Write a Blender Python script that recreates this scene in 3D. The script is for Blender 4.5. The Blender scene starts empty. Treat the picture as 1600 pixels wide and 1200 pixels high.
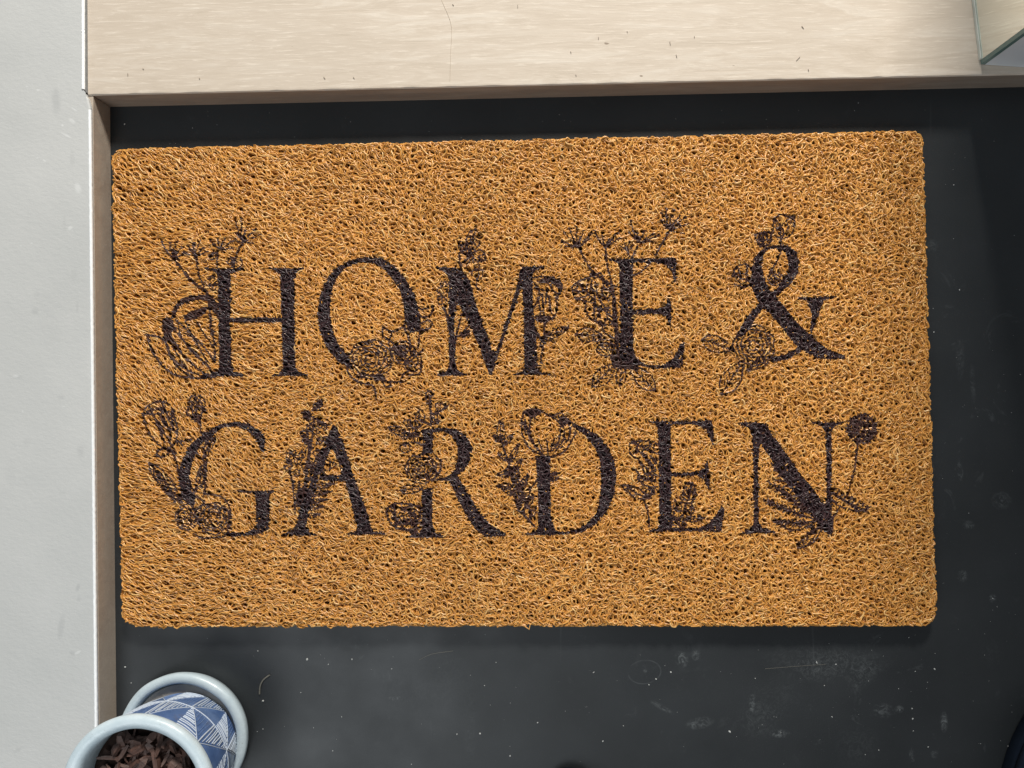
import bpy, bmesh, math, random
import numpy as np
from mathutils import Matrix, Vector, noise
random.seed(7); rng = np.random.default_rng(11)
scene = bpy.context.scene
COL = scene.collection

# ------------------------------------------------------------------ camera
FPX = 1208.0; HC = 0.713                       # focal length in photo pixels, camera height
TA, TB = 0.00552, 0.03501                      # small tilts of the hand-held camera
def rot(a, b):
    ca, sa, cb, sb = math.cos(a), math.sin(a), math.cos(b), math.sin(b)
    Rx = np.array([[1,0,0],[0,ca,-sa],[0,sa,ca]]); Ry = np.array([[cb,0,sb],[0,1,0],[-sb,0,cb]])
    return Ry @ Rx
RC = rot(TA, TB)
cam = bpy.data.cameras.new('camera'); camo = bpy.data.objects.new('camera', cam); COL.objects.link(camo)
M4 = Matrix.Identity(4)
for i in range(3):
    for j in range(3): M4[i][j] = RC[i, j]
M4[2][3] = HC
camo.matrix_world = M4
cam.sensor_width = 36; cam.lens = FPX*36/1600; cam.clip_start = 0.01; cam.clip_end = 50
scene.camera = camo

# ------------------------------------------------------------------ light
w = bpy.data.worlds.new('World'); scene.world = w; w.use_nodes = True
bg = w.node_tree.nodes['Background']; bg.inputs[0].default_value = (0.92, 0.96, 1.0, 1); bg.inputs[1].default_value = 0.15
def area(name, loc, target, sx, sy, power, color):
    l = bpy.data.lights.new(name, 'AREA'); l.shape = 'RECTANGLE'; l.size = sx; l.size_y = sy; l.energy = power; l.color = color
    o = bpy.data.objects.new(name, l); COL.objects.link(o); o.location = loc
    o.rotation_euler = (Vector(target)-Vector(loc)).to_track_quat('-Z', 'Y').to_euler()
    return o
area('window_light', (0.32, 2.25, 1.48), (0, 0, 0), 0.60, 0.36, 97, (1.0, 0.955, 0.885))
area('fill_light', (-0.62, -0.85, 1.40), (-0.2, -0.25, 0), 0.9, 0.9, 9.5, (0.90, 0.96, 1.0))  # added cool fill from lower left, brightens floor and ledge; no visible source
scene.view_settings.view_transform = 'Standard'; scene.view_settings.look = 'None'
scene.view_settings.exposure = 0; scene.view_settings.gamma = 1
scene.cycles.max_bounces = 6

# ------------------------------------------------------------------ helpers
def U(px, py, z=0.0):
    """point of the photograph -> point at height z in the place"""
    d = RC @ np.array([(px-800)/FPX, (600-py)/FPX, -1.0]); t = (HC-z)/-d[2]
    return Vector((d[0]*t, d[1]*t, z))
def P2(xyz):
    c = (xyz-np.array([0,0,HC])) @ RC
    return np.stack([800+FPX*c[:,0]/-c[:,2], 600-FPX*c[:,1]/-c[:,2]], 1)
def props(o, label=None, cat=None, group=None, kind=None):
    for k, v in (('label',label),('category',cat),('group',group),('kind',kind)):
        if v: o[k] = v
    return o
def empty(name, loc=(0,0,0)):
    o = bpy.data.objects.new(name, None); COL.objects.link(o); o.location = loc; o.empty_display_size = .02; return o
def link(name, me, mat, parent=None, loc=None):
    o = bpy.data.objects.new(name, me); COL.objects.link(o)
    if mat: me.materials.append(mat)
    if parent:
        o.parent = parent
        o.location = -parent.location if loc is None else loc
    return o
def bm_obj(name, bm, mat, parent=None, smooth=False):
    me = bpy.data.meshes.new(name); bmesh.ops.recalc_face_normals(bm, faces=bm.faces[:]); bm.to_mesh(me); bm.free()
    if smooth:
        for p in me.polygons: p.use_smooth = True
    return link(name, me, mat, parent)
def np_obj(name, V, F, mat, parent=None, smooth=True):
    me = bpy.data.meshes.new(name); n = F.shape[1]
    me.vertices.add(len(V)); me.vertices.foreach_set('co', V.astype(np.float32).ravel())
    me.loops.add(F.size); me.loops.foreach_set('vertex_index', F.astype(np.int32).ravel())
    me.polygons.add(len(F)); me.polygons.foreach_set('loop_start', np.arange(0, F.size, n, dtype=np.int32))
    me.polygons.foreach_set('use_smooth', np.full(len(F), smooth))
    me.update(calc_edges=True)
    return link(name, me, mat, parent)
def prism(poly, z0, z1, bev=0.0, seg=3, bottom=True):
    bm = bmesh.new()
    a = [bm.verts.new((p[0],p[1],z0)) for p in poly]; b = [bm.verts.new((p[0],p[1],z1)) for p in poly]
    n = len(poly); top = bm.faces.new(b)
    if bottom: bm.faces.new(a[::-1])
    for i in range(n): bm.faces.new((a[i], a[(i+1)%n], b[(i+1)%n], b[i]))
    if bev: bmesh.ops.bevel(bm, geom=list(top.edges), offset=bev, segments=seg, profile=.5, affect='EDGES')
    return bm
def lathe(prof, n=96, wob=0.0, c=(0,0)):
    V=[];m=len(prof)
    for j in range(n):
        a=2*math.pi*j/n
        for k,(r,z) in enumerate(prof):
            dr = wob*noise.noise(Vector((math.cos(a)*2.2, math.sin(a)*2.2, z*40)))
            V.append((c[0]+(r+dr)*math.cos(a), c[1]+(r+dr)*math.sin(a), z+dr*.5))
    F=[(j*m+k, ((j+1)%n)*m+k, ((j+1)%n)*m+k+1, j*m+k+1) for j in range(n) for k in range(m-1)]
    return np.array(V), np.array(F)
def catmull(pts, n=8, closed=False):
    p = np.array(pts, float)
    if len(p) < 3 and not closed: 
        t=np.linspace(0,1,n)[:,None]; return p[0]*(1-t)+p[-1]*t
    q = np.vstack([p[-1], p, p[0], p[1]]) if closed else np.vstack([2*p[0]-p[1], p, 2*p[-1]-p[-2]])
    out=[]
    for i in range(1, len(q)-2):
        a,b,c,d = q[i-1],q[i],q[i+1],q[i+2]
        for t in np.linspace(0,1,n,endpoint=False):
            out.append(.5*((2*b)+(-a+c)*t+(2*a-5*b+4*c-d)*t*t+(-a+3*b-3*c+d)*t**3))
    if not closed: out.append(q[-2])
    return np.array(out)
def tubes(P, rad, sides=5):
    """P (N,K,3) centre lines, rad (N,) -> verts, quads, face->(strand,segment)"""
    N,K,_ = P.shape
    T = np.gradient(P, axis=1); T /= np.linalg.norm(T, axis=2, keepdims=True)+1e-12
    S = np.cross(T, np.array([0,0,1.0])); S /= np.linalg.norm(S, axis=2, keepdims=True)+1e-9
    B = np.cross(S, T)
    a = np.arange(sides)*2*np.pi/sides
    V = P[:,:,None,:] + rad[:,None,None,None]*(np.cos(a)[None,None,:,None]*S[:,:,None,:] + np.sin(a)[None,None,:,None]*B[:,:,None,:])
    V = V.reshape(-1,3)
    base = (np.arange(N)[:,None,None]*K + np.arange(K-1)[None,:,None])*sides
    s = np.arange(sides)[None,None,:]; s2 = (s+1)%sides
    F = np.stack([base+s, base+s2, base+sides+s2, base+sides+s], -1).reshape(-1,4)
    return V, F

# ------------------------------------------------------------------ materials
class N:
    def __init__(s, name):
        s.m = bpy.data.materials.new(name); s.m.use_nodes = True; s.t = s.m.node_tree; s.b = s.t.nodes['Principled BSDF']
        s.tc = s.t.nodes.new('ShaderNodeTexCoord')
    def n(s, typ, **k):
        x = s.t.nodes.new(typ)
        for a, v in k.items():
            if a.startswith('i_'): x.inputs[a[2:].replace('_',' ')].default_value = v
            else: setattr(x, a, v)
        return x
    def l(s, a, b): s.t.links.new(a, b)
    def co(s, scale=(1,1,1), rotz=0, warp=0):
        m = s.n('ShaderNodeMapping'); m.inputs['Scale'].default_value = scale; m.inputs['Rotation'].default_value = (0,0,rotz)
        s.l(s.tc.outputs['Object'], m.inputs[0]); return m.outputs[0]
    def noise(s, scale, co=None, detail=4, rough=.55, dist=0):
        x = s.n('ShaderNodeTexNoise', i_Scale=scale, i_Detail=detail, i_Roughness=rough, i_Distortion=dist)
        s.l(co if co else s.tc.outputs['Object'], x.inputs['Vector']); return x.outputs['Fac']
    def ramp(s, fac, stops):
        r = s.n('ShaderNodeValToRGB'); e = r.color_ramp.elements
        while len(e) < len(stops): e.new(.5)
        for i,(p,c) in enumerate(stops):
            e[i].position = p; e[i].color = (c,c,c,1) if isinstance(c,(int,float)) else (*c,1)
        s.l(fac, r.inputs[0]); return r.outputs[0]
    def mix(s, fac, a, b, mode='MIX'):
        x = s.n('ShaderNodeMix', data_type='RGBA', blend_type=mode)
        for i,v in ((0,fac),(6,a),(7,b)):
            if hasattr(v,'links') or hasattr(v,'is_linked'): s.l(v, x.inputs[i])
            elif i == 0: x.inputs[0].default_value = v
            else: x.inputs[i].default_value = (*v,1)
        return x.outputs[2]
    def bump(s, h, dist, strength=1, prev=None):
        x = s.n('ShaderNodeBump'); x.inputs['Distance'].default_value = dist; x.inputs['Strength'].default_value = strength
        s.l(h, x.inputs['Height'])
        if prev: s.l(prev, x.inputs['Normal'])
        return x.outputs[0]
    def mul(s, a, b):
        x = s.n('ShaderNodeMath', operation='MULTIPLY'); s.l(a, x.inputs[0])
        if hasattr(b,'is_linked'): s.l(b, x.inputs[1])
        else: x.inputs[1].default_value = b
        return x.outputs[0]
    def stain(s, px, py, z, rx, ry, ro=0, raw=False, off=(0,0,0)):
        p = U(px,py,z)-Vector(off); k=.00058
        m = s.n('ShaderNodeMapping', vector_type='TEXTURE'); m.inputs['Location'].default_value=(p.x,p.y,p.z)
        m.inputs['Rotation'].default_value=(0,0,ro); m.inputs['Scale'].default_value=(rx*k*1.3,ry*k*1.3,.2)
        s.l(s.tc.outputs['Object'], m.inputs[0]); g = s.n('ShaderNodeTexGradient', gradient_type='SPHERICAL'); s.l(m.outputs[0], g.inputs[0])
        return g.outputs['Fac'] if raw else s.ramp(g.outputs['Fac'], [(0.,0.),(.6,1.)])
    def done(s, color, rough, spec=.5, normal=None, metal=0):
        for k, v in (('Base Color',color),('Roughness',rough),('Specular IOR Level',spec),('Metallic',metal),('Normal',normal)):
            if v is None: continue
            if hasattr(v,'is_linked'): s.l(v, s.b.inputs[k])
            else: s.b.inputs[k].default_value = (*v,1) if isinstance(v,tuple) else v
        return s.m

def m_floor():
    n = N('black_floor')
    c = n.ramp(n.noise(9, detail=5), [(.3,(.015,.0175,.0195)),(.7,(.023,.0265,.0295))])
    # dried smears and scuffs
    sm = n.ramp(n.noise(26, n.co((1,1,1)), 7, .7, 1.5), [(.60,0.),(.76,1.)])
    reg = n.ramp(n.noise(4.2, n.co((1,1,1))), [(.46,0.),(.66,1.)])
    f = n.n('ShaderNodeMath', operation='MULTIPLY'); n.l(sm, f.inputs[0]); n.l(reg, f.inputs[1])
    f2 = n.n('ShaderNodeMath', operation='MULTIPLY'); n.l(f.outputs[0], f2.inputs[0]); f2.inputs[1].default_value = .30
    c = n.mix(f2.outputs[0], c, (.22,.24,.25))
    sc = n.ramp(n.noise(60, n.co((1,.06,1), .35), 3, .6), [(.68,0.),(.76,1.)])
    f3 = n.n('ShaderNodeMath', operation='MULTIPLY'); n.l(sc, f3.inputs[0]); f3.inputs[1].default_value = .10
    c = n.mix(f3.outputs[0], c, (.3,.32,.33))
    for (px,py,rx,ry,ro,st) in [(1065,1030,9,11,.4,.8),(1087,1024,6,7,0,.6),(1092,1130,20,8,.2,.5),(1185,1125,30,26,.3,.35),(1218,1146,14,6,0,.7),(1210,1090,40,30,0,.2),(1310,1040,70,22,.1,.5),(1350,1055,30,14,.8,.5),(1475,1128,5,14,0,.9),(1504,900,7,8,0,.7),(1551,935,5,6,0,.7),(1565,782,13,12,0,.45),(1513,820,8,6,0,.5),(1460,1178,5,6,0,.5),(1405,1108,6,5,0,.7),(1425,1180,4,10,.1,.5),(1175,1098,4,14,0,.5),(1340,1165,30,28,0,.25),(1260,1030,60,30,0,.25),(1034,1105,18,4,-.5,.45),(618,1091,10,3,0,.5),(700,1060,34,50,0,.12),(735,1130,10,70,0,.12),(1456,385,8,10,0,.3),(1500,560,6,30,0,.2),(1520,600,4,26,.05,.25),(1008,1048,3,3,0,.6),(1500,735,4,14,.1,.5),(640,1085,40,40,0,.10),(1380,1110,14,10,0,.4),(1550,1020,16,20,0,.15)]:
        q_=n.stain(px,py,0,rx,ry,ro); ns_=n.ramp(n.noise(150, None, 8, .8, 1.8), [(.46,0.),(.66,1.)])
        c=n.mix(n.mul(n.mul(q_,ns_),st*(.24 if rx*ry>250 else .6)), c, (.30,.33,.34))
    # dried ring left by a drop
    q_=n.stain(1007,1050,0,21,15,.15,raw=True); rg=n.ramp(q_,[(.0,0.),(.05,.6),(.12,0.),(1.,0.)]); c=n.mix(n.mul(n.mul(rg,n.ramp(n.noise(60),[(.35,0.),(.6,1.)])),.20), c, (.30,.33,.34))
    dust = n.ramp(n.noise(900, detail=1), [(.70,0.),(.80,1.)])
    f4 = n.n('ShaderNodeMath', operation='MULTIPLY'); n.l(dust, f4.inputs[0]); f4.inputs[1].default_value = .10
    c = n.mix(f4.outputs[0], c, (.3,.3,.3))
    r = n.ramp(n.noise(14, detail=5), [(.3,.42),(.7,.56)])
    b = n.bump(n.noise(700, detail=3), .00012, .5, n.bump(n.noise(12, detail=3), .001, .3))
    return n.done(c, r, .5, b)
def m_wood(name, base=(.61,.525,.43), pale=(.70,.63,.54), dark=(.52,.44,.35)):
    n = N(name)
    g = n.noise(75, n.co((.14,1,1.0)), 8, .70, 1.2)
    c = n.ramp(g, [(.30,dark),(.50,base),(.68,pale)])
    g2 = n.noise(9, n.co((.35,1,1)), 4, .6, 1.0)
    c = n.mix(n.ramp(g2, [(.35,0.),(.7,.7)]), c, tuple(x*.96 for x in base))
    fine = n.noise(620, n.co((.07,1,1)), 5, .7, .4)
    c = n.mix(n.ramp(fine, [(.54,0.),(.68,.60)]), c, tuple(min(1,x*1.16) for x in pale))
    pore = n.noise(520, n.co((.10,1,1)), 2, .5)
    c = n.mix(n.ramp(pore, [(.68,0.),(.78,.40)]), c, dark)
    pit = n.noise(260, n.co((.35,1,1)), 1, .5)
    c = n.mix(n.ramp(pit, [(.80,0.),(.84,.8)]), c, (.22,.16,.11))
    b = n.bump(fine, .00025, .5, n.bump(g, .0004, .5))
    return n.done(c, n.ramp(g, [(.3,.5),(.7,.62)]), .35, b)
ZB = .029
LO = U(172,167)+Vector((-.02,0,0))
def m_white():
    n = N('white_paint')
    c = n.ramp(n.noise(7, detail=5), [(.3,(.50,.51,.50)),(.7,(.575,.58,.568))])
    sm = n.ramp(n.noise(17, n.co((1,.45,1), .15), 5, .6), [(.66,0.),(.78,.35)])
    c = n.mix(sm, c, (.36,.38,.39))
    fl = n.ramp(n.noise(260, n.co((.5,1,1), .5), 2, .6), [(.70,0.),(.80,.30)])
    c = n.mix(fl, c, (.82,.84,.84))
    sp = n.ramp(n.noise(120, n.co((1,1,1)), 2, .6), [(.76,0.),(.82,.30)])
    c = n.mix(sp, c, (.36,.38,.38))
    for (px,py,rx,ry,ro,st) in [(90,160,7,20,.05,.55),(115,1020,5,3,-.5,.6),(98,978,5,20,-.15,.5),(124,917,3,6,-.3,.7),(125,935,3,5,0,.4),(57,487,6,6,0,.45),(115,250,4,12,0,.3),(45,690,6,8,0,.25),(123,480,2,8,0,.4),(128,705,6,10,0,.35),(98,620,5,4,0,.3),(60,460,5,5,0,.2),(30,1170,7,3,.4,.4),(118,430,5,8,0,.25),(103,350,3,14,0,.2),(20,740,8,20,0,.15),(80,520,16,50,.1,.12),(28,590,9,3,0,.3),(100,770,6,3,0,.2)]:
        c = n.mix(n.mul(n.stain(px,py,ZB,rx,ry,ro), st*.6), c, (.36,.37,.37))
    for (px,py,rx,ry,ro) in [(112,357,4,3,.5),(124,1018,5,2,.5),(124,295,5,8,.3),(115,190,6,3,-.6),(27,588,5,2,0),(100,197,2,2,0),(105,212,9,1.5,-.5),(118,172,6,1.2,-.6),(72,252,3,1.5,-.6),(62,142,3,1.2,0)]:
        c = n.mix(n.mul(n.stain(px,py,ZB,rx,ry,ro), .35), c, (.80,.81,.80))
    b = n.bump(n.noise(330, n.co((.6,1,1), .4), 4, .65), .0004, .7, n.bump(n.noise(30, detail=5), .0015, .35))
    return n.done(c, .5, .4, b)
def m_coil(name, stops, rough, spec=.5):
    n = N(name)
    g = n.n('ShaderNodeAttribute', attribute_name='tint')
    c = n.ramp(g.outputs['Fac'], stops)
    v = n.ramp(n.noise(5, detail=3), [(.3,.88),(.7,1.0)])
    c = n.mix(1.0, c, v, 'MULTIPLY')
    return n.done(c, rough, spec, n.bump(n.noise(1500, detail=2), .0001, .5))
def m_simple(name, color, rough=.5, spec=.5, var=.12, scale=60, bump=.0002, metal=0):
    n = N(name)
    c = n.ramp(n.noise(scale, detail=5), [(.3,tuple(x*(1-var) for x in color)),(.7,tuple(min(1,x*(1+var)) for x in color))])
    return n.done(c, rough, spec, n.bump(n.noise(scale*6, detail=3), bump, .6), metal)

MF = m_floor(); MW = m_wood('pale_oak'); MWP = m_white()
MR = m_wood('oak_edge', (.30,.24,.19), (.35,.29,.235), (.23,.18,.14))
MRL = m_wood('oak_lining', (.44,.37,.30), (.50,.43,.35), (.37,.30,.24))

# ------------------------------------------------------------------ setting: recess floor
bm = bmesh.new(); bmesh.ops.create_grid(bm, x_segments=1, y_segments=1, size=.5)
for v in bm.verts: v.co.x = v.co.x*2.4 + .75; v.co.y = v.co.y*2.0-.70
props(bm_obj('floor', bm, MF), kind='structure')

# board (raised pale oak floor beyond the recess): its front face stands on the line measured on the recess floor
ZB = .029
A0 = U(172,167); A1 = U(1600,136)
d = (A1-A0).normalized(); nrm = Vector((-d.y, d.x, 0))
B1 = A0 + d*1.6
L1 = U(182,1130); dl = (L1-A0).normalized(); L2 = A0 + dl*1.3          # left riser line
board_left = A0 - d*.004
bm = bmesh.new()
NX=260
xs=[i/NX for i in range(NX+1)]
tf=[];tb=[];bf=[]
for t in xs:
    p = board_left + (B1-board_left)*t
    j = .0007*noise.noise(Vector((t*90,0,3)))+.0022*max(0,noise.noise(Vector((t*170,5,0)))-.35)
    e = p + nrm*(j+.0009)
    bf.append((bm.verts.new((p.x,p.y,-.001)), bm.verts.new((p.x,p.y,ZB-.0012)), bm.verts.new((e.x,e.y,ZB-.0001)),
               bm.verts.new((e.x+nrm.x*.0012,e.y+nrm.y*.0012,ZB)), bm.verts.new((p.x+nrm.x*.62,p.y+nrm.y*.62,ZB)) ))
for i in range(NX):
    for k in range(4): bm.faces.new((bf[i][k], bf[i+1][k], bf[i+1][k+1], bf[i][k+1]))
bm.faces.new([v for v in bf[0]][::-1]); bm.faces.new([v for v in bf[-1]])
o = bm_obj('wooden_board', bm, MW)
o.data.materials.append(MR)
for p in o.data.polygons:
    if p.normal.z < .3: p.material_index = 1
props(o, kind='structure'); o.name = 'wooden_floor'

# left riser: a thin oak lining strip, white ledge above/behind it
nl = Vector((dl.y, -dl.x, 0)); nl = nl if nl.x < 0 else -nl               # pointing left
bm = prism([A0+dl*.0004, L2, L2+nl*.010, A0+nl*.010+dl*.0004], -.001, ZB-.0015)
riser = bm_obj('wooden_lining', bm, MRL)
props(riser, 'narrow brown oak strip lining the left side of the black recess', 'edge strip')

# white painted ledge with a slightly raised crisp edge bead
flat2 = lambda v: Vector((v.x,v.y,0))
led = empty('white_ledge', tuple(LO))
e0 = A0+nl*.0012; eT = U(133.5, 0, ZB)
join = U(139,149,ZB)
join2 = U(128,143,ZB)
top = Vector((eT.x, .62, 0)) ; top.x = eT.x + (eT.x-U(134,140,ZB).x)*2
k0 = U(133.5,143,ZB)
EL = lambda t: flat2(A0+dl*t+nl*.0007)
poly = [EL(1.3), EL(.012), EL(.004)+nl*.002, flat2(U(130.5,143,ZB)), k0, Vector((U(133,0,ZB).x,.42,0)), Vector((U(133,0,ZB).x,.62,0)), Vector((-.95,.62,0)), Vector((-.95,-1.3,0))]
bm = prism(poly, -.002, ZB+.0022, .0016, 3)
bm_obj('ledge_top', bm, MWP, led)
def bead(path, r, n):
    q = catmull([tuple(p) for p in path], n)
    j = np.array([[.0003*noise.noise(Vector((i*.9,1,0))), .0002*noise.noise(Vector((i*.9,7,0))), .0002*noise.noise(Vector((i*.8,3,3)))] for i in range(len(q))])
    return tubes((q+j)[None], np.array([r]), 8)
zz = ZB+.0016
def at(p, z): return (p[0], p[1], z)
pth = [at(A0+dl*t_+nl*.0014,zz) for t_ in (1.2,.8,.5,.25,.014)]
V1,F1 = bead(pth, .0016, 90)
pth = [at(U(132,141,ZB),zz), at(U(132,60,ZB),zz), at(U(131.8,0,ZB),zz), at(Vector((U(131.8,0,ZB).x,.6,0)),zz)]
V2,F2 = bead(pth, .0016, 60)
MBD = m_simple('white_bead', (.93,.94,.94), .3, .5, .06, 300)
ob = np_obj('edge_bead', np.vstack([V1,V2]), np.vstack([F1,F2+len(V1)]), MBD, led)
props(led, 'white painted ledge with scuffs and a bright edge at far left', 'ledge')

# brown gap filler between ledge and oak floor
g = prism([U(133.4,149,ZB), U(140,149,ZB), U(139.5,0,ZB)+Vector((0,.25,0)), U(133,0,ZB)+Vector((0,.25,0))], -.001, ZB-.006)
props(bm_obj('joint_strip', g, m_simple('joint_brown', (.30,.22,.17), .7), None), 'thin brown joint between white ledge and oak floor', 'joint')

# ------------------------------------------------------------------ glass-edged mirrored box standing on the oak floor
c0 = U(1532,101,ZB); c1 = U(1520,0,ZB); c2 = U(1600,105.5,ZB)
du = (c1-c0).normalized(); dr = (c2-c0).normalized()
box = empty('mirror_cabinet', c0)
HB = .52; Wd = .45; Dp = .30
Z0 = Vector((0,0,ZB+.0005)); 
def flat(v): return Vector((v.x,v.y,0))
c0f = flat(c0)
MM = N('mirror_glass'); MM.done((.95,.97,.92), .04, .5, None, 1.0); MM = MM.m
ME = m_simple('glass_edge', (.13,.22,.21), .12, .6, .1, 200, 0)
MP = m_simple('blue_grey_panel', (.74,.81,.87), .25, .5, .05, 12)
t = .0045
# carcass
bm_obj('carcass', prism([c0f+du*.006+dr*.006, c0f+dr*(Wd-.006)+du*.006, c0f+dr*(Wd-.006)+du*(Dp-.006), c0f+dr*.006+du*(Dp-.006)], ZB+.001, ZB+HB-.002), MP, box)
bm_obj('side_mirror', prism([c0f+du*.0036, c0f+dr*t+du*.0036, c0f+dr*t+du*Dp, c0f+du*Dp], ZB+.0006, ZB+HB, .0004, 1), MM, box)
bm_obj('front_panel', prism([c0f+dr*.0036, c0f+dr*Wd, c0f+dr*Wd+du*t, c0f+dr*.0036+du*t], ZB+.0006, ZB+HB, .0004, 1), MP, box)
bm_obj('glass_edge', prism([c0f, c0f+dr*.0034, c0f+dr*.0034+du*.0034, c0f+du*.0034], ZB+.0006, ZB+HB, .0003, 1), ME, box)
bm = prism([c0f-dr*.0012+du*.004, c0f-dr*.0001+du*.004, c0f-dr*.0001+du*Dp, c0f-dr*.0012+du*Dp], ZB+.0003, ZB+.0035, .0004, 1)
bm_obj('base_seal', bm, m_simple('pale_green_seal', (.66,.70,.64), .2, .5), box)
props(box, 'tall mirrored box with green glass edges standing on the oak floor', 'cabinet')

# ------------------------------------------------------------------ printed artwork of the mat, traced in the photograph's own pixels
ART=[]   # (letter, kind, closed polygon / polyline, width)
def parse(s): return [tuple(map(float, q.split(','))) for q in s.split()]
class L:
    def __init__(s, name, x, y, k): s.n, s.x, s.y, s.k = name, x, y, k
    def T(s, pts): return [(s.x+a/s.k, s.y+b/s.k) for a, b in pts]
    def f(s, *polys, c=False):
        for p in polys:
            q = s.T(parse(p) if isinstance(p,str) else p)
            ART.append((s.n, 'fill', catmull(q, 8, True) if c else np.array(q), 0))
    def fl(s, *polys, c=True):      # filled flower shapes
        for p in polys:
            q = s.T(parse(p)); ART.append((s.n, 'ffill', catmull(q, 8, True) if c else np.array(q), 0))
    def s(s_, *lines, w=2.6, closed=False):
        for p in lines:
            q = s_.T(parse(p) if isinstance(p,str) else p)
            cc = catmull(q, 6, closed); cc = np.vstack([cc, cc[:1]]) if closed else cc
            ART.append((s_.n, 'line', cc, w))
    def leaf(s, x0, y0, x1, y1, wd, veins=4, w=2.2):
        a = np.array([x0,y0],float); b = np.array([x1,y1],float); d = b-a; n = np.array([-d[1],d[0]])/np.hypot(*d)
        l = [a + d*t + n*wd*.5*math.sin(math.pi*t**.8) for t in (0,.2,.4,.6,.8,1)]
        r = [a + d*t - n*wd*.5*math.sin(math.pi*t**.8) for t in (0,.2,.4,.6,.8,1)]
        s.s([tuple(q) for q in l], w=w); s.s([tuple(q) for q in r], w=w); s.s([tuple(a),tuple(b)], w=w*.8)
        for i in range(veins):
            t = .18+.62*i/max(1,veins-1); p = a+d*t
            for sg in (1,-1):
                q = p + d*.16 + n*sg*wd*.36*math.sin(math.pi*t**.8); s.s([tuple(p),tuple(q)], w=w*.7)
    def umbel(s, cx, cy, rays, w=2.2):
        for (x,y) in parse(rays):
            s.s([(cx,cy),((cx+x)/2+(y-cy)*.06,(cy+y)/2),(x,y)], w=w); s.s([(x-5,y-2),(x+5,y+1)], w=2.2)
    def rose(s, cx, cy, r, ry=None, w=2.3, rings=4):
        ry = ry or r
        for i in range(rings):
            k = 1-i/(rings+.3); m = 7-i
            pts=[]
            for j in range(m*4):
                a = 2*math.pi*j/(m*4)+i*.7
                q = k*(1+.09*abs(math.sin(a*m/2+i))-.05)
                pts.append((cx+r*q*math.cos(a), cy+ry*q*math.sin(a)))
            s.s(pts, w=w, closed=True)
            for j in range(m):
                a = 2*math.pi*j/m+i*.7+.2; k2=max(.08,k-1/(rings+.3))
                s.s([(cx+r*k*math.cos(a), cy+ry*k*math.sin(a)), (cx+r*k2*math.cos(a+.35), cy+ry*k2*math.sin(a+.35))], w=w*.8)
    def blob(s, *c):
        for (x,y,r) in c:
            pts=[(x+r*(1+.25*math.sin(3*a+x))*math.cos(a), y+r*(1+.25*math.sin(3*a+y))*math.sin(a)) for a in np.linspace(0,2*math.pi,9)[:-1]]
            s.s(pts, w=2.1, closed=True); s.s([(x-r*.1,y-r),(x+r*.1,y+r*.4)], w=1.7)

# H
a = L('H', 210, 310, 3.75)
a.f('412,404 500,410 575,410 642,402 640,418 600,430 566,445 566,700 864,696 855,445 830,428 792,414 790,404 860,408 940,408 1000,402 1000,414 960,428 940,450 940,700 946,990 965,1015 1018,1030 1015,1044 920,1038 808,1044 806,1034 850,1022 868,990 864,728 566,730 570,990 590,1015 640,1030 636,1046 530,1042 380,1050 400,1030 470,1018 496,990 492,700 488,450 470,430 412,416')
a.umbel(240,365,'160,250 185,300 212,262 250,255 278,285 172,355 288,325 230,300')
a.umbel(362,342,'296,318 318,280 350,256 385,250 404,292 430,312 335,300')
a.umbel(508,302,'452,250 488,232 530,238 566,256 594,238 574,292 440,335 510,270')
a.umbel(640,256,'596,140 630,118 670,148 712,178 740,212 598,205 694,262 652,190 560,250')
a.s('240,365 330,482 420,560 450,700 466,820 470,960','245,370 335,478 425,550 470,620', '365,350 380,450 410,520 440,600','490,310 485,404','640,258 610,300 575,400', w=3)
a.blob((600,382,32),(570,370,22),(450,490,28),(462,340,20),(462,520,20))
a.fl('165,702 222,708 232,745 300,800 400,840 300,790 232,770 210,840 180,820 162,770','215,705 222,650 262,600 330,568 430,572 490,615 480,640 420,600 330,604 262,640 240,690','285,692 360,652 430,635 412,680 320,716','430,570 480,600 490,700 450,640')
a.s('165,760 205,900 285,990 400,1044','178,750 250,880 340,975 440,1036','200,730 290,835 380,930 466,1022','240,710 340,800 420,885 470,960','360,716 400,780 450,850 478,900','205,790 300,930 430,1040','300,716 330,790 430,960','255,716 270,800 340,900 450,1000','220,860 300,990 380,1035','440,680 450,780 480,860')
a.s('72,800 108,900 178,990 258,1040 384,1054 470,1046','66,800 140,812 190,850 214,930 262,995 330,1040', w=3.4)
# O
a = L('O', 480, 330, 3.75)
a.f('252,922 180,880 112,795 74,700 60,600 74,500 110,402 170,332 250,290 340,267 430,272 510,318 572,390 622,470 650,560 660,640 652,702 600,716 572,640 565,560 545,470 500,398 440,330 380,304 300,303 230,330 180,382 150,450 135,530 137,620 150,700 186,780 240,848 266,900')
a.rose(370,870,125,112,rings=5)
a.rose(560,830,70,66,rings=3); a.rose(620,880,50,60,rings=2)
a.s('440,680 500,705 560,680 600,620 575,590','440,680 445,740','570,690 600,760 590,830 520,830','655,600 660,690 650,800','560,680 620,700 700,700','640,560 680,575 735,560 720,610 670,620 650,600','660,660 700,640 735,655 710,690 670,690','240,840 240,940 300,1000 380,1020 400,1060 402,1100','300,980 360,960 440,990 500,1000 560,1000','600,960 660,950 672,890','680,810 640,850','450,980 490,1020 460,1030 440,1000','545,1000 560,960 600,930', '500,700 480,780 520,830','460,740 530,790 600,800', w=3)
a.fl('500,800 550,795 570,850 520,845','395,960 440,955 450,980 405,1000','600,660 650,675 640,705 610,695')
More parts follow.
